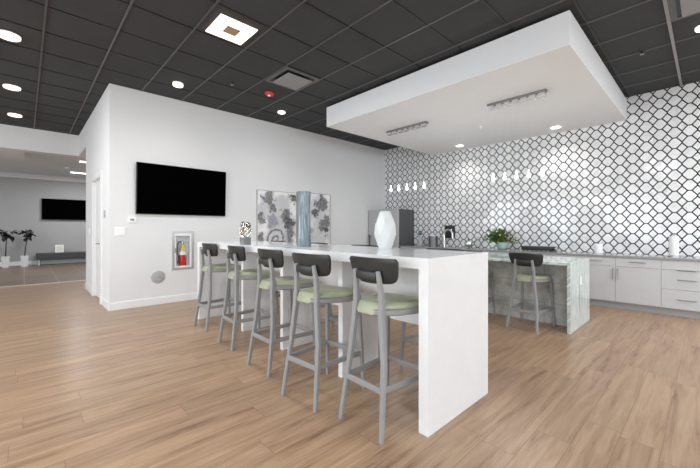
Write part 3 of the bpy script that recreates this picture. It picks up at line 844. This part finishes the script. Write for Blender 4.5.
def blank(name, label, cat, y0, y1, z0, z1, m, th=0.012, x=XW):
    bm = bmesh.new(); box(bm, 0, th, -(y1 - y0) / 2, (y1 - y0) / 2, -(z1 - z0) / 2, (z1 - z0) / 2, bev=0.003)
    return tag(obj(name, bm, m, None, False, (x, (y0 + y1) / 2, (z0 + z1) / 2)), label, cat)
th = thing('thermostat', 'small white thermostat on the wall below the television\'s left corner', 'thermostat', (XW - 0.001, 1.24, 1.395))
bm = bmesh.new(); box(bm, 0, 0.024, -0.058, 0.058, -0.046, 0.046, bev=0.005); obj('housing', bm, M['white'], th, True)
bxo('display', M['vent'], th, 0.0235, 0.0255, -0.032, 0.022, -0.014, 0.018)
blank('switch_plate', 'blank white wall plate left of the thermostat near the wall corner', 'wall plate', 1.006, 1.14, 1.145, 1.275, M['white'])
wg = thing('wall_grille', 'round grey cover plate low on the white wall below the television', 'cover', (XW, 1.607, 0.453))
bm = bmesh.new(); lathe(bm, [(0.105, 0), (0.105, 0.006), (0.095, 0.012), (0.01, 0.013)], n=40, axis='x'); obj('plate', bm, M['greyplate'], wg, True)
bm = bmesh.new(); lathe(bm, [(0.014, 0.012), (0.012, 0.019)], n=16, axis='x'); obj('screw', bm, M['chrome'], wg, True)

# extinguisher cabinet set into the niche
ec = thing('extinguisher_cabinet', 'recessed white fire extinguisher cabinet with grey metal frame in the wall', 'cabinet', (XW, 2.0, 0.88))
y0, y1, z0, z1 = NY0 - 2.0, NY1 - 2.0, NZ0 - 0.88, NZ1 - 0.88
bm = bmesh.new(); f = 0.035
for (a0, a1, c0, c1) in ((y0 - f, y0, z0 - f, z1 + f), (y1, y1 + f, z0 - f, z1 + f), (y0, y1, z0 - f, z0), (y0, y1, z1, z1 + f)):
    box(bm, 0.0005, 0.014, a0, a1, c0, c1, bev=0.002)
obj('frame', bm, M['alum'], ec)
bm = bmesh.new(); t_ = 0.006
box(bm, -0.158, -0.152, y0, y1, z0, z1); box(bm, -0.152, 0, y0, y0 + t_, z0, z1); box(bm, -0.152, 0, y1 - t_, y1, z0, z1); box(bm, -0.152, 0, y0 + t_, y1 - t_, z0, z0 + t_); box(bm, -0.152, 0, y0 + t_, y1 - t_, z1 - t_, z1)
obj('liner', bm, M['white'], ec)
bm = bmesh.new(); f2 = 0.028
for (a0, a1, c0, c1) in ((y0 + t_, y0 + f2, z0 + t_, z1 - t_), (y1 - f2, y1 - t_, z0 + t_, z1 - t_), (y0 + f2, y1 - f2, z0 + t_, z0 + f2), (y0 + f2, y1 - f2, z1 - f2 * 1.6, z1 - t_)):
    box(bm, -0.008, 0.006, a0, a1, c0, c1, bev=0.001)
dr = obj('door_frame', bm, M['white'], ec)
bxo('pane', M['pane'], dr, -0.003, 0.0, y0 + f2, y1 - f2, z0 + f2, z1 - f2 * 1.6)
bxo('latch', M['handle'], dr, 0.006, 0.02, y0 + 0.01, y0 + 0.024, -0.04, 0.04, bev=0.003)
fx = thing('fire_extinguisher', 'red fire extinguisher with yellow tag standing inside the wall cabinet', 'fire extinguisher', (XW - 0.078, 2.015, NZ0 + 0.006))
bm = bmesh.new(); lathe(bm, [(0.052, 0), (0.06, 0.012), (0.06, 0.235)], n=32); obj('cylinder', bm, M['red'], fx, True)
bm = bmesh.new(); lathe(bm, [(0.0598, 0.2352), (0.0598, 0.265), (0.052, 0.31), (0.03, 0.345), (0.022, 0.36)], n=32); obj('shoulder', bm, M['alum'], fx, True)
bm = bmesh.new(); lathe(bm, [(0.0605, 0.205), (0.0608, 0.208), (0.0608, 0.262), (0.0605, 0.265)], n=32, caps=False); obj('label_band', bm, M['white'], fx, True)
bm = bmesh.new(); lathe(bm, [(0.02, 0.355), (0.024, 0.37), (0.024, 0.43), (0.014, 0.44)], n=16); obj('valve', bm, M['chrome'], fx, True)
bm = bmesh.new(); bar(bm, [(0.0, -0.02, 0.44), (0.0, 0.03, 0.46), (0.0, 0.085, 0.452)], 0.018, 0.006, bev=0.001); bar(bm, [(0.0, -0.01, 0.415), (0.0, 0.04, 0.418), (0.0, 0.08, 0.405)], 0.018, 0.006, bev=0.001); obj('handle', bm, M['chrome'], fx, True)
bm = bmesh.new(); tube(bm, [(0.0, -0.02, 0.42), (0.01, -0.06, 0.44), (0.02, -0.085, 0.40), (0.02, -0.09, 0.28), (0.02, -0.075, 0.16), (0.02, -0.072, 0.10)], 0.0085, 10); obj('hose', bm, M['blackrubber'], fx, True)
bm = bmesh.new(); lathe(bm, [(0.018, 0.06), (0.01, 0.13)], (0.02, -0.0725, 0), 14); obj('nozzle', bm, M['blackrubber'], fx, True)
bm = bmesh.new(); box(bm, 0.063, 0.066, 0.05, 0.11, 0.27, 0.37, mx=Matrix.Rotation(0.25, 4, 'X')); obj('tag', bm, M['yellow'], fx)

# paintings
def picture(label, yc, w, z0, z1, m):
    t = thing('painting', label, 'painting', (XW, yc, (z0 + z1) / 2), group='flower wash paintings on the left wall')
    h = (z1 - z0) / 2; w2 = w / 2
    bm = bmesh.new(); box(bm, 0.0, 0.028, -w2 + 0.012, w2 - 0.012, -h + 0.012, h - 0.012); obj('canvas', bm, m, t)
    bm = bmesh.new()
    for a in ((-w2, -w2 + 0.012, -h, h), (w2 - 0.012, w2, -h, h), (-w2 + 0.012, w2 - 0.012, -h, -h + 0.012), (-w2 + 0.012, w2 - 0.012, h - 0.012, h)):
        box(bm, 0, 0.04, *a)
    obj('frame', bm, M['frame'], t)
    return t
dk, md, lt, vi = (0.03, 0.03, 0.035), (0.135, 0.13, 0.14), (0.60, 0.60, 0.61), (0.30, 0.29, 0.36)
pa = painting('painting_left', [(0.05, 0.25, 0.34, lt), (-0.25, 0.20, 0.26, lt), (0.25, -0.2, 0.36, lt), (-0.22, 0.42, 0.18, md), (-0.10, 0.22, 0.10, md), (0.38, 0.46, 0.13, dk), (0.12, 0.38, 0.15, lt), (0.20, 0.10, 0.16, md), (0.27, -0.08, 0.17, dk), (-0.42, 0.0, 0.13, md), (0.30, -0.36, 0.16, md), (-0.05, -0.12, 0.26, lt), (-0.12, -0.06, 0.16, vi), (-0.40, -0.42, 0.16, md)], 1.3, (-0.02, -0.42, 0.30))
pb = painting('painting_right', [(0.15, 0.25, 0.34, lt), (0.22, -0.25, 0.36, lt), (-0.25, 0.1, 0.3, lt), (0.20, 0.36, 0.19, md), (0.06, 0.16, 0.10, dk), (0.24, 0.52, 0.10, md), (-0.3, 0.36, 0.15, lt), (0.28, -0.16, 0.18, md), (0.32, -0.28, 0.10, dk), (-0.36, 0.02, 0.12, dk), (-0.2, -0.30, 0.2, vi), (-0.1, -0.45, 0.15, lt), (0.42, 0.0, 0.1, md)], 4.1)
picture('framed grey flower painting with a shell-like spiral, left of the blue vase', 3.872, 0.955, 0.86, 2.045, pa)
picture('framed grey flower painting partly hidden behind the tall blue vase', 4.845, 0.955, 0.86, 2.075, pb)

# keypad beside the door
bm = bmesh.new(); box(bm, -0.04, 0.04, -0.014, 0, -0.058, 0.058, bev=0.004)
tag(obj('light_switch', bm, M['greyplate'], None, True, (-6.68, YC, 1.49)), 'grey double switch on the return wall beside the white door', 'switch')
bm = bmesh.new(); box(bm, -0.04, 0.04, -0.01, 0, -0.058, 0.058, bev=0.003)
tag(obj('switch_plate', bm, M['white'], None, True, (-8.45, YC, 1.20)), 'white switch plate left of the door near the hall opening', 'wall plate')

# ------------------------------------------------------------------ ceiling things
def downlight(x, y, warm, r, label, z=CZ - 0.006, h=0.035, power=14):
    t = thing('downlight', label, 'ceiling light', (x, y, z), group='round ceiling downlights')
    bm = bmesh.new(); lathe(bm, [(r, 0), (r, -h * 0.25), (r * 0.97, -h * 0.3)], n=32); obj('rim', bm, M['lamprim'], t, True)
    bm = bmesh.new(); lathe(bm, [(r * 0.965, -h * 0.31), (r * 0.965, -h * 0.85), (r * 0.9, -h)], n=32); obj('lens', bm, M['lampwarm'] if warm else M['lampwhite'], t)
    L = bpy.data.lights.new('downlight_lamp', 'SPOT'); L.energy = power; L.spot_size = math.radians(130); L.spot_blend = 0.8; L.shadow_soft_size = r
    L.color = (1, 0.85, 0.68) if warm else (1, 0.97, 0.93)
    lo = bpy.data.objects.new('downlight_lamp', L); COL.objects.link(lo); lo.parent = t; lo.location = (0, 0, -h - 0.01)
    return t
downlight(-5.504, -0.127, True, 0.105, 'round warm ceiling light nearest the top left corner of the room')
downlight(-7.474, -0.137, True, 0.105, 'middle of the three warm round lights on the left ceiling')
downlight(-9.253, -0.129, True, 0.105, 'warm round ceiling light closest to the white hall beam')
downlight(-5.558, 1.69, True, 0.075, 'round warm light above the television near the wall top', h=0.05)
downlight(-5.555, 3.51, False, 0.07, 'round white ceiling light beside the red strobe, near the left wall')
downlight(-0.035, 5.37, False, 0.075, 'round white ceiling light at the far right, right of the pale joint bar')
downlight(-3.79, 6.95, False, 0.085, 'left recessed light under the white soffit', SZ, 0.012, 30)
downlight(-1.91, 6.95, False, 0.085, 'right recessed light under the white soffit', SZ, 0.012, 30)

lp = thing('ceiling_light', 'square glowing ceiling light with a small tan centre', 'ceiling light', (-3.665, 1.671, CZ - 0.006))
bm = bmesh.new(); w = 0.208; v = 0.075
for a in ((-w, w, v, w), (-w, w, -w, -v), (-w, -v, -v, v), (v, w, -v, v)): box(bm, *a, -0.014, -0.004)
obj('lens', bm, M['lampwarm'], lp)
bxo('centre_plate', M['panelrim'], lp, -v, v, -v, v, -0.016, -0.006, bev=0.002)
bxo('housing', M['panelrim'], lp, -w + 0.01, w - 0.01, -w + 0.01, w - 0.01, -0.004, 0, bev=0.001)
def area(name, loc, rot, sx, sy, e, col=(1, 1, 1), par=None):
    L = bpy.data.lights.new(name, 'AREA'); L.shape = 'RECTANGLE'; L.size = sx; L.size_y = sy; L.energy = e; L.color = col
    o = bpy.data.objects.new(name, L); COL.objects.link(o); o.location = loc; o.rotation_euler = rot
    if par: o.parent = par
    return o
area('panel_lamp', (0, 0, -0.036), (0, 0, 0), 0.42, 0.42, 34, (0.94, 0.975, 1.0), lp)

def diffuser(x, y, label):
    t = thing('air_vent', label, 'air vent', (x, y, CZ - 0.006), group='square ceiling air diffusers')
    bm = bmesh.new()
    for s in (-1, 1):
        box(bm, s * 0.295 if s < 0 else 0.24, -0.24 if s < 0 else 0.295, -0.295, 0.295, -0.012, 0); box(bm, -0.24, 0.24, s * 0.295 if s < 0 else 0.24, -0.24 if s < 0 else 0.295, -0.012, 0)
    obj('frame', bm, M['ventframe'], t)
    bxo('gap_shade', M['black'], t, -0.24, 0.24, -0.24, 0.24, -0.005, -0.001)  # flat black sheet, shade of the open gap put into its colour
    bm = bmesh.new(); box(bm, -0.205, 0.205, -0.205, 0.205, -0.040, -0.026, bev=0.004); obj('plate', bm, M['vent'], t)
    bm = bmesh.new()
    for sx in (-1, 1):
        for sy in (-1, 1): tube(bm, [(sx * 0.17, sy * 0.17, -0.027), (sx * 0.17, sy * 0.17, -0.005)], 0.008, 8)
    obj('hanger', bm, M['ventframe'], t)
    return t
diffuser(-4.261, 2.881, 'grey square air diffuser in the ceiling beside the red strobe')
diffuser(0.014, 4.70, 'grey square air diffuser in the ceiling at the top right corner')
fs = thing('fire_strobe', 'round red fire alarm strobe on the dark ceiling', 'fire alarm', (-4.937, 2.893, CZ - 0.006))
bm = bmesh.new(); lathe(bm, [(0.075, 0), (0.075, -0.02), (0.06, -0.04), (0.03, -0.042)], n=28); obj('housing', bm, M['redstrobe'], fs, True)
bm = bmesh.new(); ball(bm, (0.012, -0.015, -0.045), 0.022, 12); obj('lens', bm, M['white'], fs, True)
def sprinkler(x, y, label, z=CZ - 0.005, m='black'):
    t = thing('sprinkler_head', label, 'sprinkler', (x, y, z), group='small ceiling sprinkler heads')
    bm = bmesh.new(); lathe(bm, [(0.036, 0), (0.034, -0.006), (0.012, -0.008), (0.012, -0.03), (0.004, -0.034)], n=20); obj('body', bm, M[m], t, True)
    bm = bmesh.new(); lathe(bm, [(0.020, -0.034), (0.022, -0.038), (0.004, -0.040)], n=16); obj('deflector', bm, M['handle'] if m == 'black' else M[m], t, True)
sprinkler(-4.98, 2.28, 'small sprinkler head on the dark ceiling left of the square diffuser')
sprinkler(-0.577, 5.586, 'small sprinkler head on the dark ceiling right of the soffit')
sprinkler(-6.125, -0.25, 'small sprinkler head on the left ceiling between two warm lights')
sprinkler(-2.83, 5.95, 'small white sprinkler head under the white soffit', SZ + 0.003, 'white')

def pendant_bar(x0, x1, y, label):
    xc = (x0 + x1) / 2; w = (x1 - x0) / 2
    t = thing('pendant_light', label, 'pendant light', (xc, y, SZ), group='linear pendant lights under the soffit')
    bm = bmesh.new(); box(bm, -w, w, -0.045, 0.045, -0.028, 0, bev=0.003); obj('canopy', bm, M['canopy'], t, True)
    bm = bmesh.new()
    n = 7
    for k in range(n):
        q = -w + 2 * w * (k + 0.5) / n
        box(bm, q - w / n * 0.72, q + w / n * 0.72, -0.034, 0.034, -0.075, -0.029, bev=0.003)
    o = obj('mirror_tile', bm, M['chrome'], t)
    for k in range(5):
        q = -w * 0.80 + w * 1.66 * k / 4
        bm = bmesh.new(); tube(bm, [(q, 0, -0.075), (q, 0, -1.03)], 0.0005, 5); p = obj('cable', bm, M['wire'], t)
        bm = bmesh.new(); lathe(bm, [(0.0035, -1.025), (0.006, -1.07), (0.019, -1.10), (0.021, -1.115), (0.015, -1.13), (0.003, -1.136)], (q, 0, 0), 16); obj('crystal_drop', bm, M['crystal'], p)
        bm = bmesh.new(); lathe(bm, [(0.002, -1.03), (0.0035, -1.075), (0.014, -1.102), (0.014, -1.118), (0.003, -1.130)], (q, 0, 0), 12); obj('bulb', bm, M['bulb'], p, True)
        L = bpy.data.lights.new('pendant_lamp', 'POINT'); L.energy = 2.4; L.shadow_soft_size = 0.02; L.color = (0.98, 0.99, 1.0)
        lo = bpy.data.objects.new('pendant_lamp', L); COL.objects.link(lo); lo.parent = p; lo.location = (q, 0, -1.165)
    return t
pendant_bar(-2.26, -1.475, 4.98, 'right linear canopy under the soffit with five glowing drop pendants')
pendant_bar(-4.20, -3.32, 4.98, 'left linear canopy under the soffit with five glowing drop pendants')

# ------------------------------------------------------------------ hall things
ht = thing('television', 'small black television on the grey far wall of the hall', 'television', (XF, 1.13, 1.955))
bxo('housing', M['black'], ht, 0.03, 0.075, -0.69, 0.69, -0.375, 0.375, bev=0.004); bxo('screen', M['screen'], ht, 0.0751, 0.0765, -0.68, 0.68, -0.36, 0.367)
bxo('wall_mount', M['black'], ht, 0, 0.03, -0.2, 0.2, -0.15, 0.15)
bn = thing('bench', 'long low dark bench against the grey hall wall below the small television', 'bench', (XF + 0.28, 1.35, 0))
bxo('seat', M['bench'], bn, -0.22, 0.22, -1.05, 1.05, 0.19, 0.41, bev=0.01)
for y in (-0.98, 0.98):
    for x in (-0.18, 0.18): bxo('leg', M['benchleg'], bn, x - 0.02, x + 0.02, y - 0.02, y + 0.02, 0, 0.19)
cd = thing('tabletop_sign', 'small white framed print standing on the dark hall bench', 'sign', (XF + 0.2, 0.915, 0.41))
bxo('frame', M['white'], cd, -0.012, 0.008, -0.115, 0.115, 0, 0.27, bev=0.003); bxo('print', M['card'], cd, 0.0081, 0.0095, -0.09, 0.09, 0.025, 0.245)
def fig(x, y, h, seed, label, lean):
    r = random.Random(seed)
    t = thing('potted_tree', label, 'potted plant', (x, y, 0), group='dark potted trees in the hall')
    bm = bmesh.new(); out = []
    for w, z in ((0.075, 0), (0.10, 0.36), (0.088, 0.36), (0.085, 0.31)):
        out.append([Vector((sx * w, sy * w, z)) for sx, sy in ((1, 1), (-1, 1), (-1, -1), (1, -1))])
    rings(bm, out, cap=False); vv = bm.verts; bm.verts.ensure_lookup_table(); bm.faces.new([bm.verts[i] for i in (3, 2, 1, 0)]); bmesh.ops.recalc_face_normals(bm, faces=bm.faces); obj('pot', bm, M['potwhite'], t)
    bxo('soil', M['soil'], t, -0.084, 0.084, -0.084, 0.084, 0.30, 0.325)
    top = Vector((0.02, lean, h * 0.80))
    bm = bmesh.new(); tube(bm, [(0, 0, 0.31), (0.01, lean * 0.3, 0.31 + (h * 0.8 - 0.31) * 0.5), top], [0.016, 0.014, 0.010], 8)
    bl = bmesh.new()
    tips = []
    for k in range(9):
        a = 2 * PI * k / 9 + r.uniform(-.3, .3); rr = r.uniform(0.06, 0.18)
        tip = top + Vector((math.cos(a) * rr * 0.8, math.sin(a) * rr * 0.85, r.uniform(-0.08, 0.24)))
        tube(bm, [top - Vector((0, 0, 0.05)), tip], [0.008, 0.004], 6); tips.append(tip)
    for tip in tips:
        for q in range(7):
            dv = Vector((r.uniform(-1, 1), r.uniform(-1, 1), r.uniform(-.5, .6)))
            leaf(bl, tip + Vector((r.uniform(-.05, .05), r.uniform(-.05, .05), r.uniform(-.03, .03))), dv, r.uniform(0.11, 0.17), r.uniform(0.08, 0.11), 0.25)
    obj('trunk', bm, M['trunk'], t, True); obj('leaf', bl, M['leafdark'], t)['kind'] = 'stuff'
fig(XF + 0.47, -0.44, 1.22, 4, 'dark leafed tree in a white tapered pot, left one in the hall', 0.03)
fig(XF + 0.47, 0.01, 1.25, 9, 'dark leafed tree in a white tapered pot, nearer the hall bench', 0.08)
def tubelight(x, y, ln, label):
    t = thing('ceiling_tube_light', label, 'ceiling light', (x, y, 3.14), group='linear hall ceiling lights')
    bxo('housing', M['lamprim'], t, -0.09, 0.09, -ln / 2, ln / 2, -0.02, 0); bxo('lens', M['hall_light'], t, -0.08, 0.08, -ln / 2 + 0.01, ln / 2 - 0.01, -0.032, -0.02)
    area('tube_lamp', (0, 0, -0.04), (0, 0, 0), 0.15, ln, 55, (0.97, 0.98, 1), t)
tubelight(-14.5, 1.75, 1.3, 'long white linear ceiling light in the hall, the nearer to the far wall')
tubelight(-12.0, 1.75, 1.3, 'short looking linear ceiling light in the hall just behind the beam')
tubelight(-13.5, -2.6, 1.3, 'added unseen linear hall light beyond the left edge of the opening')  # extra light added out of view to brighten the hall
sd = bmesh.new(); lathe(sd, [(0.06, 0), (0.06, -0.02), (0.04, -0.035)], n=20)
tag(obj('smoke_detector', sd, M['white'], None, True, (-13.6, 0.95, 3.14)), 'round white smoke detector on the hall ceiling', 'smoke detector')

# ------------------------------------------------------------------ light
W_E, W_R = 70, 74
for p, q in REAR: area('daylight_rear', ((p + q) / 2, YB + 0.02, (WZ0 + WZ1) / 2), (math.radians(90), 0, 0), q - p - 0.1, WZ1 - WZ0 - 0.1, W_E, (0.87, 0.94, 1.0))
for p, q in RIGHT: area('daylight_right', (XR - 0.02, (p + q) / 2, (WZ0 + WZ1) / 2), (math.radians(90), 0, math.radians(90)), q - p - 0.1, WZ1 - WZ0 - 0.1, W_R, (0.87, 0.94, 1.0))
# extra square ceiling panels added out of view to brighten floor and kitchen
for x, y in ((1.229, 4.091), (-1.211, -0.749), (-3.651, -0.749), (-6.091, -0.749), (1.229, -0.749), (-1.211, -3.169), (-3.651, -3.169), (1.229, 5.906), (2.449, 4.091), (2.449, 6.511), (2.449, 1.671)):
    dup(lp, (x, y, CZ - 0.006), 0, 'added unseen square ceiling light panel that brightens the room', 'added square fill light panels out of view')
w = bpy.data.worlds.new('world'); S.world = w; w.use_nodes = True
w.node_tree.nodes['Background'].inputs[0].default_value = (0.85, 0.92, 1.0, 1); w.node_tree.nodes['Background'].inputs[1].default_value = 1.0

# ------------------------------------------------------------------ camera
cam = bpy.data.cameras.new('camera'); co = bpy.data.objects.new('camera', cam); COL.objects.link(co)
cam.sensor_width = 36.0; cam.lens = 342.0 / 700.0 * 36.0; cam.shift_y = -5.0 / 700.0
co.location = (0, 0, 1.25); co.rotation_euler = (math.radians(90), 0, math.atan2(359, 342))
cam.clip_start = 0.02; cam.clip_end = 100
S.camera = co
S.view_settings.view_transform = 'Standard'; S.view_settings.look = 'None'; S.view_settings.gamma = 1.0
S.view_settings.use_curve_mapping = False; S.view_settings.exposure = 0.16
